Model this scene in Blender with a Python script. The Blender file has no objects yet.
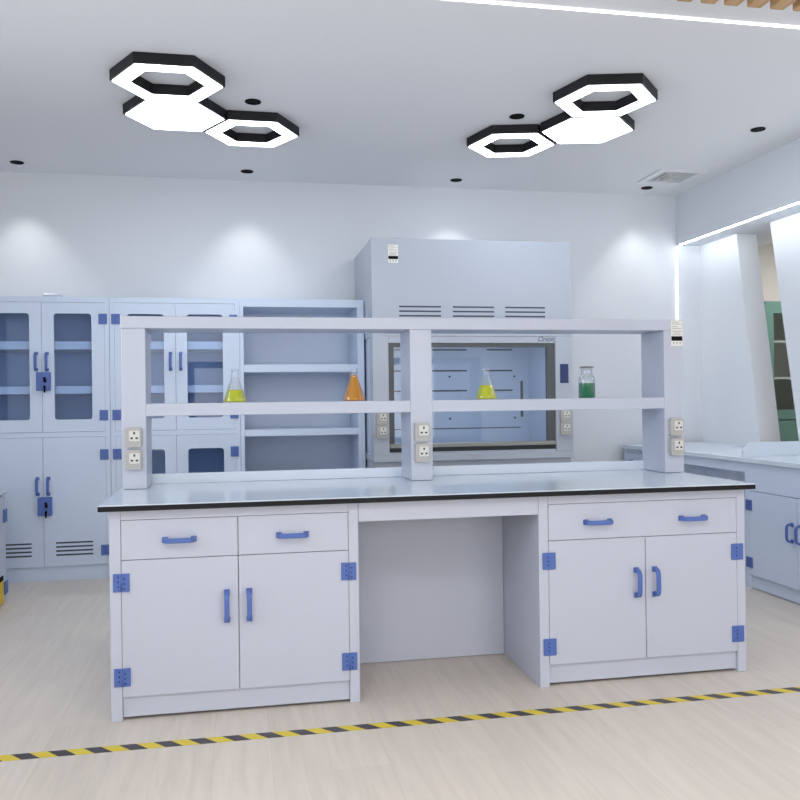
import bpy, bmesh, math
from mathutils import Matrix, Vector

scene = bpy.context.scene
COL = scene.collection
PI = math.pi

# ------------------------------------------------------------------ camera
cam_d = bpy.data.cameras.new('camera')
cam = bpy.data.objects.new('camera', cam_d)
COL.objects.link(cam)
cam_d.sensor_width = 36.0
cam_d.lens = 840.7 / 800 * 36.0
cam_d.clip_start = 0.05
cam.matrix_world = (Matrix.Translation((0.496, -3.4349, 1.2416)) @ Matrix.Rotation(-0.1915, 4, 'Z')
                    @ Matrix.Rotation(PI / 2 + 0.0007, 4, 'X') @ Matrix.Rotation(-0.0122, 4, 'Z'))
scene.camera = cam

# ------------------------------------------------------------------ world, added fill light, exposure
world = bpy.data.worlds.new('daylight')
scene.world = world
world.use_nodes = True
bg = world.node_tree.nodes['Background']
bg.inputs['Color'].default_value = (0.86, 0.93, 1.0, 1)
bg.inputs['Strength'].default_value = 1.0

def area_light(name, loc, rot, sx, sy, power, color):
    d = bpy.data.lights.new(name, 'AREA')
    d.shape = 'RECTANGLE'; d.size = sx; d.size_y = sy
    d.energy = power; d.color = color
    o = bpy.data.objects.new(name, d)
    COL.objects.link(o)
    o.location = loc; o.rotation_euler = rot
    return o
# fill light added for brightness, at added windows behind the camera
area_light('window_daylight', (1.2, -6.35, 1.55), (PI / 2, 0, 0), 5.6, 2.3, 85, (1.0, 0.965, 0.93))

lw_ = area_light('left_window_daylight', (-1.97, -0.9, 1.8), (0, -PI / 2, 0), 1.7, 4.1, 24, (0.80, 0.90, 1.0))  # bluish fill added from the left, at an added unseen window
lw_.data.spread = math.radians(100)

scene.view_settings.view_transform = 'Standard'
scene.view_settings.look = 'None'
scene.view_settings.gamma = 1.0
scene.view_settings.use_curve_mapping = False
scene.view_settings.exposure = 0.20
LAMP = 9.5         # emission of the lamp diffusers
LAMP_ADDED = 19.0   # emission of the unseen lamps added over the near half of the room
SPOT = 13.0       # watts of a wall washing downlight

# ------------------------------------------------------------------ materials
def new_mat(name):
    m = bpy.data.materials.new(name)
    m.use_nodes = True
    return m, m.node_tree, m.node_tree.nodes['Principled BSDF']

def plastic(name, col, rough=0.4, spec=0.5, metal=0.0, bump=0.0, scale=60):
    m, nt, b = new_mat(name)
    b.inputs['Base Color'].default_value = (*col, 1)
    b.inputs['Roughness'].default_value = rough
    b.inputs['Specular IOR Level'].default_value = spec
    b.inputs['Metallic'].default_value = metal
    if bump:
        tc = nt.nodes.new('ShaderNodeTexCoord')
        n = nt.nodes.new('ShaderNodeTexNoise'); n.inputs['Scale'].default_value = scale
        bp = nt.nodes.new('ShaderNodeBump'); bp.inputs['Strength'].default_value = bump
        bp.inputs['Distance'].default_value = 0.002
        nt.links.new(tc.outputs['Object'], n.inputs['Vector'])
        nt.links.new(n.outputs['Fac'], bp.inputs['Height'])
        nt.links.new(bp.outputs['Normal'], b.inputs['Normal'])
    return m

def emitter(name, col, s):
    m, nt, b = new_mat(name)
    b.inputs['Base Color'].default_value = (0.9, 0.9, 0.9, 1)
    b.inputs['Emission Color'].default_value = (*col, 1)
    b.inputs['Emission Strength'].default_value = s
    return m

def glass(name, tint, refl=0.07, rough=0.02, rim=False):
    m = bpy.data.materials.new(name)
    m.use_nodes = True
    nt = m.node_tree
    nt.nodes.clear()
    out = nt.nodes.new('ShaderNodeOutputMaterial')
    mix = nt.nodes.new('ShaderNodeMixShader')
    tr = nt.nodes.new('ShaderNodeBsdfTransparent'); tr.inputs['Color'].default_value = (*tint, 1)
    gl = nt.nodes.new('ShaderNodeBsdfGlossy'); gl.inputs['Roughness'].default_value = rough
    lw = nt.nodes.new('ShaderNodeLayerWeight'); lw.inputs['Blend'].default_value = 0.35 if rim else 0.12
    mth = nt.nodes.new('ShaderNodeMath'); mth.operation = 'MULTIPLY_ADD'
    mth.inputs[1].default_value = 0.8 if rim else 0.3; mth.inputs[2].default_value = refl; mth.use_clamp = True
    nt.links.new(lw.outputs['Facing' if rim else 'Fresnel'], mth.inputs[0])
    nt.links.new(mth.outputs[0], mix.inputs[0])
    nt.links.new(tr.outputs[0], mix.inputs[1]); nt.links.new(gl.outputs[0], mix.inputs[2])
    nt.links.new(mix.outputs[0], out.inputs['Surface'])
    return m

def liquid(name, col):
    m = bpy.data.materials.new(name)
    m.use_nodes = True
    nt = m.node_tree
    nt.nodes.clear()
    out = nt.nodes.new('ShaderNodeOutputMaterial')
    d = nt.nodes.new('ShaderNodeBsdfDiffuse'); d.inputs['Color'].default_value = (*col, 1)
    t = nt.nodes.new('ShaderNodeBsdfTranslucent'); t.inputs['Color'].default_value = (*col, 1)
    tr = nt.nodes.new('ShaderNodeBsdfTransparent'); tr.inputs['Color'].default_value = (*col, 1)
    m1 = nt.nodes.new('ShaderNodeMixShader'); m1.inputs[0].default_value = 0.45
    m2 = nt.nodes.new('ShaderNodeMixShader'); m2.inputs[0].default_value = 0.3
    nt.links.new(d.outputs[0], m1.inputs[1]); nt.links.new(t.outputs[0], m1.inputs[2])
    nt.links.new(m1.outputs[0], m2.inputs[1]); nt.links.new(tr.outputs[0], m2.inputs[2])
    nt.links.new(m2.outputs[0], out.inputs['Surface'])
    return m

def floor_material():
    m, nt, b = new_mat('pale_oak_planks')
    tc = nt.nodes.new('ShaderNodeTexCoord')
    mp = nt.nodes.new('ShaderNodeMapping'); mp.inputs['Rotation'].default_value = (0, 0, PI / 2)
    nt.links.new(tc.outputs['Object'], mp.inputs['Vector'])
    br = nt.nodes.new('ShaderNodeTexBrick')
    br.inputs['Scale'].default_value = 1.0
    br.inputs['Brick Width'].default_value = 1.22
    br.inputs['Row Height'].default_value = 0.2
    br.inputs['Mortar Size'].default_value = 0.0012
    br.inputs['Color1'].default_value = (0.645, 0.58, 0.515, 1)
    br.inputs['Color2'].default_value = (0.675, 0.61, 0.545, 1)
    br.inputs['Mortar'].default_value = (0.60, 0.53, 0.465, 1)
    nt.links.new(mp.outputs[0], br.inputs['Vector'])
    mp2 = nt.nodes.new('ShaderNodeMapping'); mp2.inputs['Scale'].default_value = (14, 1.1, 1)
    nt.links.new(tc.outputs['Object'], mp2.inputs['Vector'])
    n = nt.nodes.new('ShaderNodeTexNoise'); n.inputs['Scale'].default_value = 2.0
    n.inputs['Detail'].default_value = 5; n.inputs['Distortion'].default_value = 0.8
    nt.links.new(mp2.outputs[0], n.inputs['Vector'])
    cr = nt.nodes.new('ShaderNodeValToRGB')
    cr.color_ramp.elements[0].position = 0.3; cr.color_ramp.elements[0].color = (0.93, 0.93, 0.93, 1)
    cr.color_ramp.elements[1].position = 0.7; cr.color_ramp.elements[1].color = (1.05, 1.05, 1.05, 1)
    nt.links.new(n.outputs['Fac'], cr.inputs[0])
    mx = nt.nodes.new('ShaderNodeMixRGB'); mx.blend_type = 'MULTIPLY'; mx.inputs[0].default_value = 1.0
    nt.links.new(br.outputs['Color'], mx.inputs[1]); nt.links.new(cr.outputs[0], mx.inputs[2])
    nt.links.new(mx.outputs[0], b.inputs['Base Color'])
    b.inputs['Roughness'].default_value = 0.42
    b.inputs['Specular IOR Level'].default_value = 0.4
    return m

def wood_material():
    m, nt, b = new_mat('slat_wood')
    tc = nt.nodes.new('ShaderNodeTexCoord')
    mp = nt.nodes.new('ShaderNodeMapping'); mp.inputs['Scale'].default_value = (30, 1.5, 30)
    n = nt.nodes.new('ShaderNodeTexNoise'); n.inputs['Scale'].default_value = 1.5; n.inputs['Detail'].default_value = 4
    cr = nt.nodes.new('ShaderNodeValToRGB')
    cr.color_ramp.elements[0].position = 0.3; cr.color_ramp.elements[0].color = (0.44, 0.25, 0.10, 1)
    cr.color_ramp.elements[1].position = 0.7; cr.color_ramp.elements[1].color = (0.60, 0.38, 0.18, 1)
    nt.links.new(tc.outputs['Object'], mp.inputs['Vector']); nt.links.new(mp.outputs[0], n.inputs['Vector'])
    nt.links.new(n.outputs['Fac'], cr.inputs[0]); nt.links.new(cr.outputs[0], b.inputs['Base Color'])
    b.inputs['Roughness'].default_value = 0.5
    return m

def tape_material():
    m, nt, b = new_mat('hazard_tape')
    tc = nt.nodes.new('ShaderNodeTexCoord')
    sp = nt.nodes.new('ShaderNodeSeparateXYZ')
    nt.links.new(tc.outputs['Object'], sp.inputs[0])
    sh = nt.nodes.new('ShaderNodeMath'); sh.operation = 'MULTIPLY_ADD'      # x + y slants the stripes
    sh.inputs[1].default_value = 0.87
    nt.links.new(sp.outputs['Y'], sh.inputs[0]); nt.links.new(sp.outputs['X'], sh.inputs[2])
    dv = nt.nodes.new('ShaderNodeMath'); dv.operation = 'DIVIDE'; dv.inputs[1].default_value = 0.1221
    nt.links.new(sh.outputs[0], dv.inputs[0])
    ad = nt.nodes.new('ShaderNodeMath'); ad.operation = 'ADD'; ad.inputs[1].default_value = 40.0 + TAPE_PHASE
    nt.links.new(dv.outputs[0], ad.inputs[0])
    fr = nt.nodes.new('ShaderNodeMath'); fr.operation = 'FRACT'
    nt.links.new(ad.outputs[0], fr.inputs[0])
    gt = nt.nodes.new('ShaderNodeMath'); gt.operation = 'GREATER_THAN'; gt.inputs[1].default_value = 0.5
    nt.links.new(fr.outputs[0], gt.inputs[0])
    mx = nt.nodes.new('ShaderNodeMixRGB')
    mx.inputs[1].default_value = (0.72, 0.56, 0.045, 1)
    mx.inputs[2].default_value = (0.055, 0.05, 0.06, 1)
    nt.links.new(gt.outputs[0], mx.inputs[0]); nt.links.new(mx.outputs[0], b.inputs['Base Color'])
    b.inputs['Roughness'].default_value = 0.45
    return m
TAPE_PHASE = 0.655

M = dict(
    wall=plastic('wall_paint', (0.72, 0.745, 0.785), 0.75, 0.3, bump=0.05, scale=150),
    ceil=plastic('ceiling_paint', (0.80, 0.80, 0.815), 0.85, 0.2),
    warm=plastic('warm_wall_paint', (0.82, 0.79, 0.75), 0.8, 0.2),
    pp=plastic('white_polypropylene', (0.49, 0.515, 0.605), 0.30, 0.4),
    ppb=plastic('pale_blue_polypropylene', (0.60, 0.685, 0.835), 0.30, 0.4),  # same plastic as above, with cooler light put into its colour
    inner=plastic('blue_cabinet_lining', (0.56, 0.68, 0.90), 0.4),
    hood=plastic('fume_hood_shell', (0.43, 0.465, 0.535), 0.28, 0.4),
    top=plastic('grey_worktop', (0.62, 0.70, 0.79), 0.12, 0.6),
    rtop=plastic('pale_blue_worktop', (0.64, 0.71, 0.80), 0.25, 0.5),
    edge=plastic('black_worktop_edge', (0.010, 0.010, 0.012), 0.6, 0.2),
    blue=plastic('blue_plastic', (0.072, 0.135, 0.41), 0.38),
    hole=plastic('dark_hole', (0.012, 0.02, 0.07), 0.6),
    black=plastic('black_plastic', (0.004, 0.004, 0.005), 0.7, 0.1),
    lampbk=plastic('black_lamp_metal', (0.008, 0.008, 0.010), 0.5, 0.3),
    slot=plastic('dark_slot', (0.05, 0.06, 0.09), 0.7),
    sash=plastic('dark_grey_aluminium', (0.085, 0.095, 0.10), 0.4, 0.5, 0.3),
    bar=plastic('olive_grey_aluminium', (0.30, 0.30, 0.28), 0.35, 0.5, 0.5),
    gasket=plastic('black_gasket', (0.02, 0.025, 0.03), 0.5),
    sock=plastic('grey_socket', (0.43, 0.42, 0.405), 0.45),
    plate=plastic('cream_socket_face', (0.66, 0.645, 0.60), 0.4),
    paper=plastic('label_paper', (0.78, 0.77, 0.72), 0.7),
    ink=plastic('grey_label_ink', (0.42, 0.41, 0.39), 0.7),
    logo=plastic('dark_lettering', (0.07, 0.08, 0.12), 0.5),
    screen=plastic('dark_blue_screen', (0.02, 0.035, 0.13), 0.15),
    vent=plastic('vent_grey', (0.52, 0.52, 0.52), 0.6),
    ventw=plastic('vent_white', (0.78, 0.78, 0.79), 0.6),
    yellow=plastic('caution_yellow', (0.75, 0.50, 0.02), 0.5),
    green=plastic('sea_green_paint', (0.10, 0.205, 0.175), 0.4),
    shelfw=plastic('pale_shelf', (0.78, 0.80, 0.84), 0.5),
    dark=plastic('dark_cabinet_inside', (0.60, 0.58, 0.55), 0.7),
    stop=plastic('grey_ground_stopper', (0.20, 0.21, 0.22), 0.3),
    steel=plastic('brushed_steel', (0.55, 0.55, 0.56), 0.3, 0.5, 0.9),
    lamp=emitter('lamp_diffuser', (0.86, 0.93, 1.0), LAMP),
    lamp2=emitter('near_lamp_diffuser', (1.0, 0.97, 0.93), LAMP_ADDED),
    lamp3=emitter('next_room_diffuser', (1.0, 0.975, 0.95), 40.0),
    strip2=emitter('bulkhead_led_strip', (0.93, 0.97, 1.0), 46.0),
    hlamp=emitter('hood_tube', (0.96, 0.98, 1.0), 4.5),
    strip=emitter('led_strip', (0.97, 0.985, 1.0), 3.5),
    cglass=glass('blue_tinted_glass', (0.80, 0.87, 0.97), 0.03),
    sglass=glass('sash_glass', (0.90, 0.94, 0.98), 0.04),
    wglass=glass('window_glass', (0.97, 0.98, 0.99), 0.03),
    gglass=glass('green_tinted_glass', (0.82, 0.85, 0.83), 0.04),
    lab=glass('laboratory_glass', (0.94, 0.955, 0.97), 0.05, 0.03, rim=True),
    ylw=liquid('yellow_solution', (0.88, 0.90, 0.02)),
    org=liquid('orange_solution', (0.92, 0.50, 0.015)),
    grn=liquid('green_solution', (0.0, 0.36, 0.15)),
    floor=floor_material(), wood=wood_material(), tape=tape_material(),
)

# ------------------------------------------------------------------ mesh helpers
class MB:
    """collects shapes into one mesh; o is subtracted from every coordinate"""
    def __init__(self, o=(0, 0, 0)):
        self.bm = bmesh.new(); self.o = Vector(o)
    def face(self, vs, mi=0):
        try:
            f = self.bm.faces.new(vs); f.material_index = mi
            return f
        except ValueError:
            return None
    def box(self, x0, x1, y0, y1, z0, z1, mi=0, bev=0.0, seg=1):
        x0, x1 = min(x0, x1), max(x0, x1); y0, y1 = min(y0, y1), max(y0, y1); z0, z1 = min(z0, z1), max(z0, z1)
        v = [self.bm.verts.new(Vector(p) - self.o) for p in
             ((x0, y0, z0), (x1, y0, z0), (x1, y1, z0), (x0, y1, z0), (x0, y0, z1), (x1, y0, z1), (x1, y1, z1), (x0, y1, z1))]
        fs = [self.face([v[i] for i in q], mi) for q in
              ((3, 2, 1, 0), (4, 5, 6, 7), (0, 1, 5, 4), (1, 2, 6, 5), (2, 3, 7, 6), (3, 0, 4, 7))]
        if bev:
            es = list({e for f in fs for e in f.edges})
            bmesh.ops.bevel(self.bm, geom=es, offset=bev, segments=seg, profile=0.6, affect='EDGES', material=-1)
        return self
    def prism(self, poly, a0, a1, axis='y', mi=0):
        """poly of (u,v): axis y -> (u,a,v); x -> (a,u,v); z -> (u,v,a)"""
        def P(u, v, a):
            return {'y': (u, a, v), 'x': (a, u, v), 'z': (u, v, a)}[axis]
        A = [self.bm.verts.new(Vector(P(u, v, a0)) - self.o) for u, v in poly]
        B = [self.bm.verts.new(Vector(P(u, v, a1)) - self.o) for u, v in poly]
        self.face(A, mi); self.face(B[::-1], mi)
        n = len(poly)
        for i in range(n):
            self.face([A[i], A[(i + 1) % n], B[(i + 1) % n], B[i]][::-1], mi)
        return self
    def ring(self, outer, inner, a0, a1, axis='z', mi=0):
        """prism with a hole; outer and inner have the same number of points"""
        def P(u, v, a):
            return {'y': (u, a, v), 'x': (a, u, v), 'z': (u, v, a)}[axis]
        mk = lambda poly, a: [self.bm.verts.new(Vector(P(u, v, a)) - self.o) for u, v in poly]
        A, B, Ci, D = mk(outer, a0), mk(outer, a1), mk(inner, a0), mk(inner, a1)
        n = len(outer)
        for i in range(n):
            j = (i + 1) % n
            for q in ((A[i], A[j], B[j], B[i]), (Ci[i], D[i], D[j], Ci[j]), (A[i], Ci[i], Ci[j], A[j]), (B[i], B[j], D[j], D[i])):
                vs = []
                for w in q:
                    if w not in vs: vs.append(w)
                self.face(vs, mi)
        return self
    def cyl(self, c, r, h, axis='z', seg=20, mi=0, r2=None):
        r2 = r if r2 is None else r2
        vs0, vs1 = [], []
        for i in range(seg):
            a = 2 * PI * i / seg
            for rr, k, L in ((r, 0, vs0), (r2, h, vs1)):
                u, v = rr * math.cos(a), rr * math.sin(a)
                p = {'z': (u, v, k), 'y': (u, k, v), 'x': (k, u, v)}[axis]
                L.append(self.bm.verts.new(Vector(c) + Vector(p) - self.o))
        self.face(vs0[::-1], mi); self.face(vs1, mi)
        for i in range(seg):
            f = self.face([vs0[i], vs0[(i + 1) % seg], vs1[(i + 1) % seg], vs1[i]], mi)
            if f: f.smooth = True
        return self
    def lathe(self, prof, c=(0, 0, 0), seg=28, mi=0, cap=True):
        rings = []
        for r, z in prof:
            rings.append([self.bm.verts.new(Vector(c) + Vector((r * math.cos(2 * PI * i / seg), r * math.sin(2 * PI * i / seg), z)) - self.o) for i in range(seg)])
        for a, b in zip(rings, rings[1:]):
            for i in range(seg):
                f = self.face([a[i], a[(i + 1) % seg], b[(i + 1) % seg], b[i]], mi)
                if f: f.smooth = True
        if cap:
            self.face(rings[0][::-1], mi); self.face(rings[-1], mi)
        return self
    def sweep(self, path, half_w, half_t, origin, along, out, mi=0):
        """rectangular bar bent along path of (a, d): a runs along, d runs outward"""
        along, out = Vector(along), Vector(out); wd = along.cross(out)
        pts = [Vector((a, d)) for a, d in path]; rows = []
        for i, p in enumerate(pts):
            t = (pts[min(i + 1, len(pts) - 1)] - pts[max(i - 1, 0)]).normalized()
            nrm = Vector((-t.y, t.x))
            row = []
            for su, sv in ((-1, -.6), (-.6, -1), (.6, -1), (1, -.6), (1, .6), (.6, 1), (-.6, 1), (-1, .6)):
                q = p + nrm * (half_t * sv)
                row.append(self.bm.verts.new(Vector(origin) + along * q.x + out * q.y + wd * (half_w * su) - self.o))
            rows.append(row)
        n = len(rows[0])
        for a, b in zip(rows, rows[1:]):
            for i in range(n):
                self.face([a[i], a[(i + 1) % n], b[(i + 1) % n], b[i]], mi)
        self.face(rows[0][::-1], mi); self.face(rows[-1], mi)
        return self
    def build(self, name, mats, parent=None):
        if not isinstance(mats, (list, tuple)): mats = [mats]
        bmesh.ops.recalc_face_normals(self.bm, faces=self.bm.faces[:])
        me = bpy.data.meshes.new(name)
        self.bm.to_mesh(me); self.bm.free()
        for m in mats: me.materials.append(m)
        ob = bpy.data.objects.new(name, me)
        COL.objects.link(ob)
        if parent is not None: ob.parent = parent
        else: ob.location = self.o
        return ob

def rrect(x0, x1, z0, z1, r, n=4):
    out = []
    for cx, cz, a0 in ((x1 - r, z1 - r, 0), (x0 + r, z1 - r, PI / 2), (x0 + r, z0 + r, PI), (x1 - r, z0 + r, 1.5 * PI)):
        for k in range(n + 1):
            a = a0 + PI / 2 * k / n
            out.append((cx + r * math.cos(a), cz + r * math.sin(a)))
    return out

def rframe(mb, x0, x1, z0, z1, hx0, hx1, hz0, hz1, r, y0, y1, mi=0):
    inner = rrect(hx0, hx1, hz0, hz1, r)
    outer = rrect(x0, x1, z0, z1, 0.0015)
    return mb.ring(outer, inner, y0, y1, 'y', mi)

def tag(o, label=None, cat=None, group=None, kind=None):
    if label: o['label'] = label
    if cat: o['category'] = cat
    if group: o['group'] = group
    if kind: o['kind'] = kind
    return o

def thing(name, label, cat, loc=(0, 0, 0), rotz=0.0, group=None):
    o = bpy.data.objects.new(name, None)
    o.empty_display_size = 0.1
    COL.objects.link(o)
    o.location = loc; o.rotation_euler = (0, 0, rotz)
    return tag(o, label, cat, group)

def dup(root, loc, label, rotz=None, group=None):
    def cp(o, par):
        c = o.copy(); COL.objects.link(c)
        c.parent = par
        for ch in [x for x in bpy.data.objects if x.parent == o]:
            cp(ch, c)
        return c
    r = cp(root, None)
    r.location = loc
    if rotz is not None: r.rotation_euler = (0, 0, rotz)
    r['label'] = label
    if group: r['group'] = group
    return r

def struct(name, mb, mats):
    return tag(mb.build(name, mats), kind='structure')

# ------------------------------------------------------------------ room shell
XL, XR, YB, YF, ZC = -2.0, 4.532, 3.363, -6.4, 3.01
struct('floor', MB().box(XL, 8.0, YF - 0.1, 6.2, -0.06, 0.0), M['floor'])
struct('ceiling', MB().box(XL, 8.0, YF - 0.1, 6.2, ZC, ZC + 0.08), M['ceil'])
struct('wall_back', MB().box(XL - 0.1, 4.732, YB, YB + 0.12, 0, ZC), M['wall'])
wl = MB()
wl.box(XL - 0.12, XL, YF, -3.0, 0, ZC); wl.box(XL - 0.12, XL, 1.2, YB, 0, ZC)
wl.box(XL - 0.12, XL, -3.0, 1.2, 0, 0.9); wl.box(XL - 0.12, XL, -3.0, 1.2, 2.7, ZC)
struct('wall_left', wl, M['wall'])
wn = MB()
for y0, y1 in ((-3.0, -2.95), (-0.93, -0.87), (1.15, 1.2)):
    wn.box(XL - 0.09, XL - 0.03, y0, y1, 0.9, 2.7)
wn.box(XL - 0.09, XL - 0.03, -2.95, 1.15, 0.9, 0.95); wn.box(XL - 0.09, XL - 0.03, -2.95, 1.15, 2.65, 2.7)
w4 = struct('window_4', wn, M['ventw'])  # unseen window added to bring light from the left
for y0, y1 in ((-2.95, -0.93), (-0.87, 1.15)):
    MB().box(XL - 0.065, XL - 0.055, y0, y1, 0.95, 2.65).build('window_pane', M['wglass'], w4)
wr = MB()
# two leaning piers with a slanted slot between them, each 0.2 m thick
wr.prism([(YB, 0), (YB, 2.575), (2.803, 2.575), (2.371, 0)], XR, XR + 0.18, 'x')
wr.prism([(1.885, 0), (2.360, 2.575), (YF, 2.575), (YF, 0)], XR, XR + 0.18, 'x')
struct('wall_right', wr, M['wall'])
struct('trim_1', MB().box(4.305, 5.1, YF, YB, 2.575, ZC), M['wall'])       # dropped bulkhead along the right side
wf = MB()
wf.box(XL, 4.3, YF - 0.12, YF, 0, 0.4); wf.box(XL, 4.3, YF - 0.12, YF, 2.75, ZC)
for x0, x1 in ((XL, -1.6), (0.2, 0.4), (2.1, 2.3), (4.0, 5.0)):
    wf.box(x0, x1, YF - 0.12, YF, 0.4, 2.75)
struct('wall_front', wf, M['wall'])
for i, (x0, x1) in enumerate(((-1.6, 0.2), (0.4, 2.1), (2.3, 4.0))):
    w = struct('window_%d' % (i + 1), rframe(MB(), x0, x1, 0.4, 2.75, x0 + .05, x1 - .05, 0.45, 2.70, 0.004, YF - 0.09, YF - 0.03), M['ventw'])  # unseen windows added behind the camera to raise the brightness
    MB().box(x0 + .05, x1 - .05, YF - 0.065, YF - 0.055, 0.45, 2.70).build('window_pane', M['wglass'], w)
# the space seen through the slot
ww = MB(); ww.box(4.732, 8.0, 5.1, 5.2, 0, ZC)
struct('wall_far', ww, M['warm'])
struct('wall_side', MB().box(7.9, 8.0, -1.0, 5.1, 0, ZC), M['warm'])
struct('wall_near', MB().box(4.732, 8.0, -1.1, -1.0, 0, ZC), M['warm'])

# ------------------------------------------------------------------ lamps
def hexpts(cx, cy, r, rot=0.0):
    return [(cx + r * math.cos(rot + i * PI / 3), cy + r * math.sin(rot + i * PI / 3)) for i in range(6)]

def hex_lamp(label, rot, cells, dm='lamp'):
    cx = sum(c[0] for c in cells) / 3; cy = sum(c[1] for c in cells) / 3
    t = thing('ceiling_lamp', label, 'lamp', (cx, cy, ZC), 0, 'honeycomb ceiling lamps')
    o = t.location
    for x, y, solid in cells:
        R = 0.2995; zb, zt = 2.948, ZC - 0.001
        m = MB(o)
        if solid:
            m.prism(hexpts(x, y, R, rot), zb + 0.004, zt, 'z')
            f = m.build('hexagon_panel', M['lampbk'], t)
            MB(o).prism(hexpts(x, y, R - 0.015, rot), zb, zb + 0.0038, 'z').build('diffuser', M[dm], f)
        else:
            m.ring(hexpts(x, y, R, rot), hexpts(x, y, 0.190, rot), zb + 0.004, zt, 'z')
            f = m.build('hexagon_ring', M['lampbk'], t)
            MB(o).ring(hexpts(x, y, R - 0.013, rot), hexpts(x, y, 0.199, rot), zb, zb + 0.0038, 'z').build('diffuser', M[dm], f)
    return t
hex_lamp('left black honeycomb ceiling lamp of three hexagons, nearer the storage cabinets', 0.0,
         [(0.154, 1.212, 0), (0.154, 1.738, 1), (0.6105, 2.0, 0)])
hex_lamp('right black honeycomb ceiling lamp of three hexagons, nearer the square air vent', math.radians(-13),
         [(2.598, 1.088, 0), (2.716, 1.610, 1), (2.331, 1.982, 0)])

hex_lamp('honeycomb ceiling lamp behind the viewpoint, towards the left wall', 0.0,
         [(-0.3, -3.6, 0), (-0.3, -3.074, 1), (0.1565, -2.812, 0)], 'lamp2')  # unseen lamps added to light the near half of the room
hex_lamp('honeycomb ceiling lamp behind the viewpoint, towards the right wall', math.radians(-13),
         [(2.3, -3.7, 0), (2.418, -3.178, 1), (2.033, -2.806, 0)], 'lamp2')

def downlight(x, y, label, wash):
    t = thing('downlight', label, 'downlight', (x, y, ZC), 0, 'black recessed downlights')
    o = t.location
    pr = [(0.047, -0.001), (0.047, -0.006), (0.036, -0.006), (0.033, -0.001)]
    MB(o).lathe([(a, z) for a, z in pr], (x, y, ZC), 24, cap=False).build('trim_ring', M['black'], t)
    MB(o).cyl((x, y, ZC - 0.003), 0.034, 0.002, 'z', 24).build('reflector', M['black'], t)
    if wash:
        d = bpy.data.lights.new('downlight_beam', 'SPOT')
        d.energy = wash; d.spot_size = math.radians(84); d.spot_blend = 0.75; d.shadow_soft_size = 0.03
        d.color = (1.0, 0.99, 0.97)
        l = bpy.data.objects.new('downlight_beam', d)
        COL.objects.link(l); l.parent = t
        l.location = (0, 0.0, -0.02)
for x, y, lab, w in (
        (-1.054, 3.091, 'black downlight by the back wall, above the tall cabinet with the blue locks', SPOT),
        (0.592, 3.091, 'black downlight by the back wall, above the open shelf unit', SPOT),
        (2.246, 3.105, 'black downlight by the back wall, above the fume hood', SPOT),
        (3.905, 3.115, 'black downlight close beside the square air vent', SPOT),
        (0.609, 1.572, 'black downlight beside the small ring of the left honeycomb lamp', 3),
        (2.234, 1.576, 'black downlight above the small ring of the right honeycomb lamp', 3),
        (3.902, 1.571, 'black downlight standing alone near the bulkhead, at right end of the front row', 3)):
    downlight(x, y, lab, w)

v = thing('air_vent', 'square white ceiling air vent with stepped grey louvres', 'vent', (3.93, 2.745, ZC))
o = v.location
sq = lambda h: [(3.93 - h, 2.745 - h), (3.93 + h, 2.745 - h), (3.93 + h, 2.745 + h), (3.93 - h, 2.745 + h)]
MB(o).ring(sq(0.2), sq(0.15), ZC - 0.012, ZC - 0.001, 'z').build('vent_frame', M['ventw'], v)
vl = MB(o)
for a, b, z in ((0.148, 0.118, 0.010), (0.106, 0.078, 0.015), (0.066, 0.04, 0.02)):
    vl.ring(sq(a), sq(b), ZC - z, ZC - 0.002, 'z')
vl.box(3.93 - .028, 3.93 + .028, 2.745 - .028, 2.745 + .028, ZC - 0.02, ZC - 0.002)
vl.build('louvre', M['vent'], v)

def strip(name, label, b, mat='strip'):
    x0, x1, y0, y1, z0, z1 = b
    m = MB((x0, y0, z0)).box(*b)
    return tag(m.build(name, M[mat]), label, 'light')
strip('light_strip', 'long white light strip across the ceiling in front of the wooden slats', (-1.9, 4.30, 0.147, 0.160, ZC - 0.006, ZC - 0.0005))
strip('light_strip', 'white light strip running along the lower edge of the bulkhead', (4.307, 4.312, -3.0, 3.30, 2.568, 2.5745), 'strip2')
strip('light_strip', 'vertical white light strip on the back wall behind the reagent rack', (4.303, 4.311, 3.352, 3.3625, 0.86, 2.565))

for k in range(8):
    x = 2.257 + 0.1112 * k
    m = MB((x, -0.125, 2.94)).box(x, x + 0.066, -2.6, -0.125, 2.94, ZC - 0.0005, bev=0.002)
    tag(m.build('ceiling_slat', M['wood']), 'light brown wooden slat under the ceiling, one of a parallel row', 'slat', 'wooden ceiling slats')

# ------------------------------------------------------------------ shared fittings
def handle(mb, c, along, out, L=0.128, d=0.04):
    h = L / 2
    path = [(-h + .007, 0), (-h + .007, d * .45), (-h + .010, d * .75), (-h + .02, d * .95), (-h + .034, d),
            (h - .034, d), (h - .02, d * .95), (h - .010, d * .75), (h - .007, d * .45), (h - .007, 0)]
    mb.sweep(path, 0.0095, 0.006, c, along, out)
    a, ou = Vector(along), Vector(out)
    for s in (-1, 1):                                   # round feet
        p = Vector(c) + a * (s * (h - .009))
        mb.sweep([(-.011, 0.004), (.011, 0.004)], 0.0115, 0.004, p, along, out)
    return mb

def hinge_two(mb, x, z, w=0.062, h=0.071, y=0.0):
    mb.box(x - w / 2, x - 0.0035, y - 0.007, y - 0.0005, z - h / 2, z + h / 2, 0, 0.0015)
    mb.box(x + 0.0035, x + w / 2, y - 0.007, y - 0.0005, z - h / 2, z + h / 2, 0, 0.0015)
    mb.cyl((x, y - 0.006, z - h / 2 + .002), 0.0045, h - .004, 'z', 10)
    for s in (-1, 1):
        for k in (-1, 0, 1):
            mb.cyl((x + s * 0.0115, y - 0.0075, z + k * 0.019 + s * -0.004), 0.0036, 0.001, 'y', 10, 1)
    return mb

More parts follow.
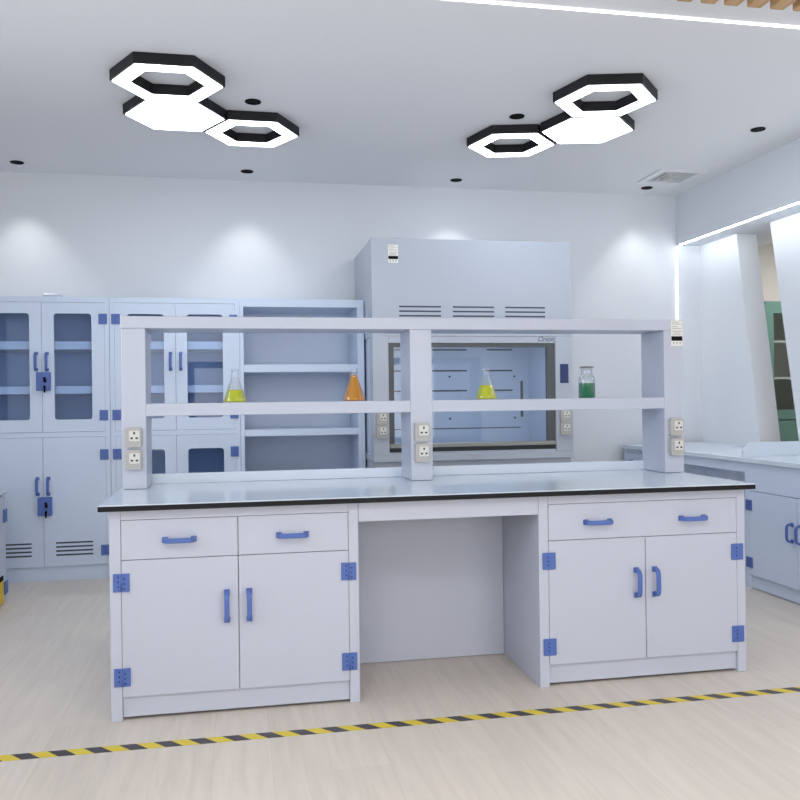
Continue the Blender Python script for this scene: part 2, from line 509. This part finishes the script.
def hinge_one(mb, x, z, w=0.058, h=0.072, y=0.0, off=0.0):
    mb.box(x - w / 2, x + w / 2, y - 0.008, y - 0.0005, z - h / 2, z + h / 2, 0, 0.002)
    for k in (-1, 0, 1):
        mb.cyl((x + off, y - 0.009, z + k * 0.017), 0.0036, 0.0015, 'y', 10, 1)
    return mb

BH = [M['blue'], M['hole']]

# ------------------------------------------------------------------ island bench
def base_cabinet(label, loc, drawers, two_leaf, rotz=0.0, w=0.98, d=1.36, mat='pp', name='bench_cabinet'):
    t = thing(name, label, 'cabinet', loc, rotz, 'island base cabinets')
    s0, s1 = 0.043, w - 0.041
    mid = 0.4935 if w == 0.98 else w / 2
    c = MB()
    c.box(0, s0, 0, d, 0, 0.825, 0, 0.0015); c.box(s1, w, 0, d, 0, 0.825, 0, 0.0015)
    c.box(s0 + .0005, s1 - .0005, 0, 0.021, 0.787, 0.825)
    c.box(s0 + .0005, s1 - .0005, 0.022, d, 0.095, 0.825)
    c.build('carcass', M[mat], t)
    MB().box(s0 + .001, s1 - .001, 0.016, 0.032, 0.012, 0.0915).build('kickboard', M[mat], t)
    for x0, x1, hs in drawers:
        dr = MB().box(x0, x1, 0, 0.0215, 0.6305, 0.7850, 0, 0.001).build('drawer', M[mat], t)
        for hx in hs:
            handle(MB(), (hx, 0, 0.704), (1, 0, 0), (0, -1, 0)).build('handle', M['blue'], dr)
    for x0, x1, hx in ((s0 + .0015, mid - .0015, mid - .0465), (mid + .0015, s1 - .0015, mid + .0415)):
        do = MB().box(x0, x1, 0, 0.0215, 0.0945, 0.6280, 0, 0.001).build('door', M[mat], t)
        handle(MB(), (hx, 0, 0.43), (0, 0, 1), (0, -1, 0)).build('handle', M['blue'], do)
    for hx in (s0 + .001, s1 - .001):
        for hz in (0.543, 0.173):
            m = MB()
            if two_leaf: hinge_two(m, hx, hz)
            else: hinge_one(m, hx, hz, off=-0.006)
            tag(m.build('hinge', BH, t), 'blue hinge')
    return t

base_cabinet('white base cabinet at left of the knee space, two drawers over two doors', (0.0, 0, 0),
             ((0.045, 0.492, (0.266,)), (0.495, 0.937, (0.711,))), True)
base_cabinet('white base cabinet at right of the knee space, one wide drawer with two blue handles', (1.7618, 0, 0),
             ((0.045, 0.937, (0.270, 0.720)),), False)

kp = thing('knee_space_panel', 'white recessed panel closing the knee space between the island base cabinets', 'panel', (1.37, 0.5, 0))
o = kp.location
MB(o).box(0.9815, 1.760, 0.497, 0.515, 0.003, 0.825).build('back_panel', M['pp'], kp)
MB(o).box(0.9815, 1.760, 0.001, 0.02, 0.745, 0.825).build('apron', M['pp'], kp)

wt = thing('worktop', 'long grey island worktop with a black front edge', 'worktop', (1.37, 0.67, 0.814))
o = wt.location
MB(o).box(-0.035, 2.769, -0.045, 1.40, 0.8265, 0.8465, 0, 0.0015).build('edge_band', M['edge'], wt)
MB(o).box(-0.0345, 2.7685, -0.0445, 1.3995, 0.8467, 0.851, 0, 0.001).build('laminate_surface', M['top'], wt)

# ------------------------------------------------------------------ sockets and labels (parts)
def socket(parent, o, x, y, z, w=0.071, h=0.088, dx=0.003):
    b = MB(o)
    b.prism(rrect(x - w / 2, x + w / 2, z - h / 2, z + h / 2, 0.010), y - 0.032, y - 0.0005, 'y')
    b.prism(rrect(x - w / 2 + .012, x + w / 2 - .006, z - h / 2 + .022, z + h / 2 - .012, 0.006), y - 0.0335, y - 0.031, 'y', 1)
    s = b.build('power_socket', [M['sock'], M['ink']], parent)
    tag(s, 'grey power socket')
    f = MB(o)
    f.prism(rrect(x - .021 + dx, x + .025 + dx, z - .017, z + .031, 0.004), y - 0.037, y - 0.0336, 'y')
    for px, pz, hw, hh in ((.002, .020, .004, .0055), (-.009, -.003, .0055, .004), (.013, -.003, .0055, .004)):
        f.box(x + dx + px - hw, x + dx + px + hw, y - 0.0375, y - 0.0365, z + pz - hh, z + pz + hh, 1)
    f.build('socket_face', [M['plate'], M['hole']], s)
    return s

def label_sticker(parent, o, x0, x1, z0, z1, y):
    m = MB(o)
    m.box(x0, x1, y - 0.0015, y - 0.0003, z0, z1, 0)
    w, h = x1 - x0, z1 - z0
    for fz, fw, st in ((.93, .62, .0), (.86, .85, .0), (.76, .5, .0), (.69, .8, .0), (.58, .85, 0), (.51, .6, .1), (.44, .75, 0)):
        m.box(x0 + w * (.08 + st), x0 + w * (.08 + st + fw), y - 0.002, y - 0.0012, z0 + h * fz - h * .014, z0 + h * fz + h * .014, 1)
    m.box(x0 + w * .02, x1 - w * .02, y - 0.002, y - 0.0012, z0 + h * .2, z0 + h * .38, 2)
    for fx in (.22, .5, .78):
        m.box(x0 + w * (fx - .06), x0 + w * (fx + .06), y - 0.002, y - 0.0012, z0 + h * .06, z0 + h * .16, 1)
    return tag(m.build('label_sticker', [M['paper'], M['ink'], M['black']], parent), 'white label with a black band')

# ------------------------------------------------------------------ reagent rack on the worktop
rk = thing('reagent_rack', 'white two-tier reagent rack standing on the island worktop', 'rack', (1.375, 0.67, 0.8525))
o = rk.location
for x0, x1 in ((-0.018, 0.087), (1.3235, 1.430), (2.6595, 2.7655)):
    MB(o).box(x0, x1, 0.5605, 0.8095, 0.8525, 1.586, 0, 0.002).build('post', M['pp'], rk)
MB(o).box(-0.02, 2.7665, 0.56, 0.81, 1.5865, 1.642, 0, 0.002).build('top_shelf', M['pp'], rk)
for x0, x1 in ((0.0875, 1.323), (1.4305, 2.659)):
    MB(o).box(x0, x1, 0.56, 0.81, 1.184, 1.2415, 0, 0.002).build('shelf', M['pp'], rk)
    MB(o).box(x0, x1, 0.793, 0.809, 0.853, 0.900).build('back_rail', M['rtop'], rk)
for x in (0.033, 1.374, 2.713):
    for z in (1.089, 0.988):
        socket(rk, o, x, 0.56, z)
label_sticker(rk, o, 2.700, 2.764, 1.507, 1.638, 0.56)

# ------------------------------------------------------------------ glassware on the rack shelf
def flask_profile(s=1.0):
    return [(0.047, 0.0005), (0.053, 0.003), (0.0545, 0.008), (0.051, 0.02), (0.019, 0.112), (0.0165, 0.122),
            (0.016, 0.15), (0.0185, 0.1545), (0.0185, 0.158), (0.0165, 0.159)]
def flask_r(z):
    pts = flask_profile()
    for (r0, z0), (r1, z1) in zip(pts, pts[1:]):
        if z0 <= z <= z1: return r0 + (r1 - r0) * (z - z0) / (z1 - z0)
    return pts[-1][0]
def flask(x, y, level, mat, label):
    t = thing('conical_flask', label, 'flask', (x, y, 1.242), 0, 'conical flasks on the rack shelf')
    MB().lathe(flask_profile(), seg=32, cap=False).build('glass_body', M['lab'], t)
    zs = [0.0015, 0.004, 0.008, 0.02] + [0.02 + (level - 0.02) * k / 4 for k in (1, 2, 3, 4)]
    MB().lathe([(flask_r(z) - 0.0016, z) for z in zs], seg=32).build('liquid', M[mat], t)
    return t
flask(0.488, 0.635, 0.060, 'ylw', 'conical flask of yellow liquid on the rack shelf, left of the orange flask')
flask(1.058, 0.635, 0.126, 'org', 'conical flask of orange liquid on the rack shelf')
flask(1.728, 0.635, 0.072, 'ylw', 'conical flask of yellow liquid in front of the fume hood sash')

bt = thing('reagent_bottle', 'clear glass bottle of green liquid with a flat stopper on the rack shelf', 'bottle', (2.269, 0.64, 1.242))
MB().lathe([(0.038, 0.0005), (0.0425, 0.004), (0.0425, 0.096), (0.039, 0.108), (0.029, 0.118), (0.0275, 0.15), (0.031, 0.154)], seg=32, cap=False).build('glass_body', M['lab'], bt)
MB().lathe([(0.037, 0.002), (0.0405, 0.005), (0.0405, 0.078)], seg=32).build('liquid', M['grn'], bt)
MB().lathe([(0.020, 0.1545), (0.036, 0.156), (0.0365, 0.161), (0.034, 0.164)], seg=32).build('stopper', M['stop'], bt)

# ------------------------------------------------------------------ tall storage cabinets along the back wall
TD, TW, TH = 0.50, 0.910, 2.005
def tall_cabinet(label, loc, glass_low, lock, vents):
    t = thing('storage_cabinet', label, 'cabinet', loc, 0, 'tall storage cabinets')
    h = TW / 2
    c = MB()
    for s in (-1, 1):
        c.box(s * h, s * (h - .018), 0.0, TD, 0, TH)
        c.box(s * (h - .018), s * 0.4225, 0.0, 0.02, 0.10, 1.967)
    c.box(-h + .018, h - .018, 0, TD, 1.9665, TH)
    c.box(-h + .018, h - .018, 0.024, TD - .015, 1.018, 1.043)
    c.box(-0.4225, 0.4225, 0.0, 0.024, 1.013, 1.0475)
    c.box(-h + .018, h - .018, 0.024, TD - .015, 0.1, 0.115)
    c.build('carcass', M['ppb'], t)
    MB().box(-h + .0185, h - .0185, TD - .015, TD, 0.1, 1.966).build('back_panel', M['inner'], t)
    MB().box(-h + .0185, h - .0185, 0.012, 0.03, 0.0, 0.0985).build('kickboard', M['ppb'], t)
    for z0, z1 in ((1.635, 1.693), (1.318, 1.373)):
        MB().box(-h + .02, h - .02, 0.045, TD - .017, z0, z1, 0, 0.002).build('shelf', M['shelfw'], t)
    if glass_low:
        MB().box(-h + .02, h - .02, 0.045, TD - .017, 0.56, 0.60, 0, 0.002).build('shelf', M['pp'], t)
    for s in (-1, 1):
        x0, x1 = sorted((s * 0.0012, s * 0.4215)); hx0, hx1 = sorted((s * 0.081, s * 0.335))
        d = rframe(MB(), x0, x1, 1.0495, 1.9645, hx0, hx1, 1.136, 1.887, 0.022, 0.0, 0.022).build('upper_door', M['ppb'], t)
        MB().box(hx0 - .01, hx1 + .01, 0.0222, 0.0265, 1.126, 1.897).build('glass_pane', M['cglass'], d)
        handle(MB(), (s * 0.036, 0, 1.546), (0, 0, 1), (0, -1, 0), 0.132).build('handle', M['blue'], d)
        m = MB()
        if glass_low:
            rframe(m, x0, x1, 0.1015, 1.0115, hx0, hx1, 0.30, 0.912, 0.022, 0.0, 0.022)
        else:
            m.box(x0, x1, 0, 0.022, 0.1015, 1.0115, 0, 0.001)
        d2 = m.build('lower_door', M['ppb'], t)
        if glass_low:
            MB().box(hx0 - .01, hx1 + .01, 0.0222, 0.0265, 0.29, 0.922).build('glass_pane', M['cglass'], d2)
        handle(MB(), (s * 0.036, 0, 0.670), (0, 0, 1), (0, -1, 0), 0.128).build('handle', M['blue'], d2)
        if vents:
            m = MB()
            for k in range(4):
                z = 0.176 + 0.0285 * k
                m.box(s * 0.081, s * 0.329, -0.0012, 0.0, z, z + 0.011)
            m.build('vent_slots', M['slot'], d2)
        for z in (1.849, 1.163, 0.884, 0.204):
            m = MB(); hinge_one(m, s * 0.4125, z, 0.058, 0.074)
            tag(m.build('hinge', BH, t), 'blue hinge')
    if lock:
        for z in (1.406, 0.529):
            m = MB(); m.box(-0.033, 0.060, -0.034, -0.0005, z - .065, z + .065, 0, 0.004)
            lk = tag(m.build('lock', M['blue'], t), 'blue lock box with black key')
            m = MB()
            m.cyl((0.024, -0.046, z + .022), 0.009, 0.012, 'y', 12); m.box(0.018, 0.036, -0.05, -0.034, z - .006, z + .014, 0, .002)
            m.cyl((0.024, -0.046, z - .038), 0.008, 0.012, 'y', 12); m.box(0.020, 0.029, -0.055, -0.034, z - .078, z - .03, 0, .002)
            m.build('key', M['black'], lk)
    return t
tall_cabinet('tall pale blue storage cabinet with blue locks and vented lower doors', (-0.849, 2.85, 0), False, True, True)
tall_cabinet('tall pale blue storage cabinet with glass lower doors beside the open shelf unit', (0.0635, 2.85, 0), True, False, False)
bx = MB((-0.794, 3.0, 2.0055)).box(-0.849, -0.739, 2.92, 3.08, 2.0058, 2.034, 0, 0.006)
tag(bx.build('flat_box', M['pp']), 'small flat white box lying on top of the cabinet with blue locks', 'box')

su = thing('open_shelf_unit', 'tall pale blue open shelf unit between the glass cabinet and the fume hood', 'shelf unit', (0.98, 2.85, 0))
o = su.location
X0, X1 = 0.5205, 1.443
c = MB(o)
c.box(X0, X0 + .028, 2.85, 3.35, 0, TH); c.box(X1 - .05, X1, 2.85, 3.35, 0, TH)
c.box(X0 + .028, X1 - .05, 2.85, 3.35, 1.947, TH); c.box(X0 + .028, X1 - .05, 3.335, 3.35, 0.1, 1.947)
c.box(X0 + .028, X1 - .05, 2.86, 2.88, 0.0, 0.1)
c.build('carcass', M['ppb'], su)
for z0, z1 in ((1.463, 1.520), (0.990, 1.040), (0.62, 0.67), (0.1, 0.15)):
    y0 = 2.851 if z0 < 1.8 else 2.853
    MB(o).box(X0 + .0285, X1 - .0505, y0, 3.334, z0, z1, 0, 0.002).build('shelf', M['ppb'], su)

# ------------------------------------------------------------------ fume hood
fh = thing('fume_hood', 'large pale blue fume hood with a dark framed glass sash', 'fume hood', (2.207, 2.95, 0))
o = fh.location
H0, H1, HY, HB = 1.449, 2.965, 2.50, 3.36
MB(o).box(H0 + .008, H1 - .008, HY + .03, HB, 0.0, 0.800).build('base_cabinet', M['hood'], fh)
MB(o).box(H0, H1, HY - .005, HB, 0.8005, 0.8495, 0, 0.003).build('hood_worktop', M['hood'], fh)
up = MB(o)
up.box(H0, H1, HY, HB, 1.705, 2.410, 0, 0.003)
up = up.build('upper_housing', M['hood'], fh)
for a, b in ((1.648, 1.958), (2.047, 2.359), (2.444, 2.754)):
    m = MB(o)
    for z in (1.918, 1.885, 1.852, 1.819):
        m.box(a, b, HY - 0.0012, HY + .001, z - .005, z + .006)
    m.build('vent_slots', M['slot'], up)
MB(o).box(1.5665, 2.8305, HY + .004, HY + .05, 1.6575, 1.7045).build('header', M['hood'], fh)
for a, b in ((H0 + .001, 1.566), (2.831, H1 - .001)):
    p = MB(o).box(a, b, HY - .004, HY + .14, 0.850, 1.7045, 0, 0.003).build('pillar', M['hood'], fh)
for a, b in ((H0 + .01, 1.53), (2.867, H1 - .01)):
    MB(o).box(a, b, HY + .1405, HB - .001, 0.850, 1.7045).build('side_wall', M['ppb'], fh)
MB(o).box(1.70, 2.70, 2.58, 2.64, 1.680, 1.7045).build('hood_lamp', M['hlamp'], fh)  # unseen lamp added to brighten the inside of the hood
bf = MB(o)
bf.box(1.5305, 2.8665, 3.18, 3.20, 0.850, 1.7045)
bf = bf.build('baffle', M['ppb'], fh)
def baffle_slot(*b):
    MB(o).box(b[0], b[1], 3.178, 3.1799, b[2], b[3]).build('baffle_slot', M['slot'], bf)
for z in (1.648, 1.478, 1.316):
    for a, b in ((1.60, 1.86), (2.045, 2.335), (2.505, 2.722)):
        baffle_slot(a, b, z - .006, z + .006)
baffle_slot(2.790, 2.812, 1.095, 1.392)
baffle_slot(1.70, 2.788, 1.006, 1.014)
for x in (2.19, 2.74):
    for z in (1.43, 1.09):
        MB(o).cyl((x, 3.177, z), 0.009, 0.0029, 'y', 12).build('baffle_bolt', M['slot'], bf)  # shade of small holes put on the baffle as dark discs
sa = MB(o)
sa.ring([(1.568, 0.898), (2.829, 0.898), (2.829, 1.656), (1.568, 1.656)], [(1.607, 0.928), (2.768, 0.928), (2.768, 1.627), (1.607, 1.627)], HY + .012, HY + .045, 'y')
sa = sa.build('sash', M['sash'], fh)
MB(o).box(1.6065, 2.7685, HY + .024, HY + .030, 0.9275, 1.6275).build('glass_pane', M['sglass'], sa)
MB(o).box(1.570, 2.827, HY - .006, HY + .0115, 0.899, 0.930, 0, 0.004).build('sash_bar', M['bar'], sa)
MB(o).box(1.568, 2.829, HY + .010, HY + .05, 0.8685, 0.8975).build('gasket', M['gasket'], fh)
MB(o).box(1.568, 2.829, HY + .002, HY + .05, 0.850, 0.868).build('sill', M['hood'], fh)
for x in (1.511, 2.897):
    for z in (1.118, 1.020):
        socket(fh, o, x, HY - .004, z, 0.082, 0.094)
MB(o).box(2.864, 2.930, HY - .008, HY - .0042, 1.358, 1.500, 0, 0.001).build('control_screen', M['screen'], fh)
label_sticker(fh, o, 1.572, 1.646, 2.232, 2.362, HY)
tx = bpy.data.curves.new('maker_lettering', 'FONT')
tx.body = 'Orion'; tx.size = 0.062; tx.shear = 0.35; tx.extrude = 0.0008
to = bpy.data.objects.new('maker_lettering_curve', tx)
COL.objects.link(to)
dg = bpy.context.evaluated_depsgraph_get()
tme = bpy.data.meshes.new_from_object(to.evaluated_get(dg))
bpy.data.objects.remove(to); bpy.data.curves.remove(tx)
tme.materials.clear(); tme.materials.append(M['logo'])
xs = [q.co.x for q in tme.vertices]
kx = 0.124 / (max(xs) - min(xs))
tme.transform(Matrix.Translation(Vector((2.698, HY + .0025, 1.669)) - o) @ Matrix.Rotation(PI / 2, 4, 'X') @ Matrix.Diagonal((kx, 0.85, 1, 1)) @ Matrix.Translation((-min(xs), 0, 0)))
tl = bpy.data.objects.new('lettering', tme)
COL.objects.link(tl); tl.parent = fh
tag(tl, 'dark slanted maker lettering')

# ------------------------------------------------------------------ bench along the right wall (faces the room)
RX = 3.739
RZ = -PI / 2
def right_loc(y): return (RX, y, 0)          # local x runs towards the camera, local y into the wall
sc = thing('sink_cabinet', 'pale blue base cabinet under the raised splash guard by the right wall', 'cabinet', right_loc(1.519), RZ)
W = 1.038; D = 0.785
c = MB()
c.box(0, 0.043, 0, D, 0, 0.812, 0, .001); c.box(W - .043, W, 0, D, 0, 0.812, 0, .001)
c.box(0.0435, W - .0435, 0, 0.02, 0.636, 0.812); c.box(0.0435, W - .0435, 0.024, D, 0.09, 0.812)
c.build('carcass', M['ppb'], sc)
MB().box(0.0435, W - .0435, 0.016, 0.032, 0.006, 0.086).build('kickboard', M['ppb'], sc)
for x0, x1, hx in ((0.045, W / 2 - .002, W / 2 - .044), (W / 2 + .002, W - .045, W / 2 + .04)):
    d = MB().box(x0, x1, 0, 0.0215, 0.0905, 0.632, 0, .001).build('door', M['ppb'], sc)
    handle(MB(), (hx, 0, 0.423), (0, 0, 1), (0, -1, 0), 0.118).build('handle', M['blue'], d)
for hx in (0.045, W - .045):
    for z in (0.540, 0.170):
        tag(hinge_two(MB(), hx, z, 0.062, 0.068).build('hinge', BH, sc), 'blue hinge')
fc = thing('drawer_cabinet', 'pale blue drawer cabinet in the far corner under the right wall bench', 'cabinet', right_loc(3.262), RZ)
W2 = 0.86
c = MB()
c.box(0, 0.043, 0, D, 0, 0.812, 0, .001); c.box(W2 - .043, W2, 0, D, 0, 0.812, 0, .001)
c.box(0.0435, W2 - .0435, 0, 0.02, 0.787, 0.812); c.box(0.0435, W2 - .0435, 0.024, D, 0.09, 0.812)
c.build('carcass', M['ppb'], fc)
MB().box(0.0435, W2 - .0435, 0.016, 0.032, 0.006, 0.086).build('kickboard', M['ppb'], fc)
for x0, x1, hx in ((0.045, W2 / 2 - .002, 0.215), (W2 / 2 + .002, W2 - .045, 0.64)):
    d = MB().box(x0, x1, 0, 0.0215, 0.631, 0.7835, 0, .001).build('drawer', M['ppb'], fc)
    handle(MB(), (hx, 0, 0.712), (1, 0, 0), (0, -1, 0)).build('handle', M['blue'], d)
    d = MB().box(x0, x1, 0, 0.0215, 0.0905, 0.627, 0, .001).build('door', M['ppb'], fc)
rp = thing('knee_space_panel', 'pale blue panel closing the knee space of the right wall bench', 'panel', (RX + .25, 1.96, 0))
o = rp.location
MB(o).box(RX + .25, RX + .268, 1.5205, 2.4010, 0.003, 0.812).build('back_panel', M['ppb'], rp)
MB(o).box(RX + .001, RX + .02, 1.5205, 2.4010, 0.748, 0.812).build('apron', M['ppb'], rp)
rc = MB((4.13, 1.9, 0.8135)).box(RX - .022, XR - .002, 0.55, 3.30, 0.8135, 0.845, 0, 0.003)
tag(rc.build('worktop', M['rtop']), 'pale blue worktop of the bench along the right wall', 'worktop')
sg = MB((4.13, 1.54, 0.8455))
sg.prism([(RX - .004, 0.8455), (XR - .004, 0.8455), (XR - .004, 0.941), (RX + .048, 0.941), (RX - .004, 0.890)], 1.528, 1.544, 'y')
tag(sg.build('splash_guard', M['rtop']), 'pale blue splash guard with a clipped corner standing on the right worktop', 'splash guard')

# ------------------------------------------------------------------ low cabinet at the left edge
lc = thing('low_cabinet', 'low white cabinet at the left edge with a yellow caution label', 'cabinet', (-0.95, 1.35, 0), PI / 2)
W3, D3, H3 = 0.93, 0.55, 0.70                # local x runs away from the camera, local y towards the left wall
c = MB()
c.box(0, W3, 0.022, D3, 0.0, H3 - .02, 0, .002); c.box(-.004, W3 + .004, -.004, D3, H3 - .0195, H3, 0, .006)
c.build('carcass', M['pp'], lc)
for x0, x1 in ((0.02, W3 / 2 - .002), (W3 / 2 + .002, W3 - .02)):
    d = MB().box(x0, x1, 0, 0.0215, 0.02, H3 - .03, 0, .001).build('door', M['pp'], lc)
for hx in (0.03, W3 - .04):
    for z in (0.548, 0.096):
        tag(hinge_one(MB(), hx, z, 0.075, 0.082).build('hinge', BH, lc), 'blue hinge')
m = MB()
m.box(W3 - .33, W3 - .085, -0.0015, -.0002, 0.01, 0.15, 0); m.box(W3 - .33, W3 - .085, -0.0015, -.0002, 0.1502, 0.182, 1)
tag(m.build('caution_label', [M['yellow'], M['black']], lc), 'yellow caution label with a black top band')

# ------------------------------------------------------------------ green cabinet in the next room
gc = thing('glass_cabinet', 'green framed glass cabinet seen through the slanted wall opening', 'cabinet', (6.4, 4.4, 0))
o = gc.location
G0, G1 = 5.865, 6.80
c = MB(o)
c.box(G0, G0 + .03, 4.4, 4.85, 0, 2.225); c.box(G1 - .03, G1, 4.4, 4.85, 0, 2.225)
c.box(G0 + .03, G1 - .03, 4.4, 4.85, 2.195, 2.225); c.box(G0 + .03, G1 - .03, 4.40, 4.85, 0.0, 1.09)
c.box(G0 + .03, G1 - .03, 4.83, 4.85, 1.09, 2.195, 1)
c.build('carcass', [M['green'], M['dark']], gc)
d = MB(o)
rframe(d, G0 + .001, G1 - .001, 1.0, 2.224, G0 + .095, G1 - .095, 1.10, 2.10, 0.004, 4.375, 4.399)
d = d.build('upper_door', M['green'], gc)
MB(o).box(G0 + .096, G1 - .096, 4.385, 4.389, 1.101, 2.099).build('glass_pane', M['gglass'], d)
for z in (1.81, 1.43):
    MB(o).box(G0 + .031, G1 - .031, 4.402, 4.82, z - .012, z + .012).build('shelf', M['shelfw'], gc)
MB(o).box(G0 + .005, G1 - .005, 4.376, 4.399, 0.05, 0.985).build('lower_door', M['green'], gc)
# unseen ceiling lamp added to brighten the next room
nl = thing('panel_lamp', 'square white ceiling lamp of the next room, out of sight behind the wall', 'lamp', (6.4, 3.4, ZC))
o = nl.location
MB(o).ring([(6.1, 3.1), (6.7, 3.1), (6.7, 3.7), (6.1, 3.7)], [(6.12, 3.12), (6.68, 3.12), (6.68, 3.68), (6.12, 3.68)], ZC - .02, ZC - .001, 'z').build('lamp_frame', M['ventw'], nl)
MB(o).box(6.1205, 6.6795, 3.1205, 3.6795, ZC - .015, ZC - .001).build('diffuser', M['lamp3'], nl)

# ------------------------------------------------------------------ hazard tape on the floor
tp = MB((1.2, -0.262, 0.0002)).box(-1.9, 4.45, -0.289, -0.235, 0.0003, 0.0009)
tag(tp.build('floor_tape', M['tape']), 'yellow and black hazard tape stuck across the floor in front of the island', 'tape')
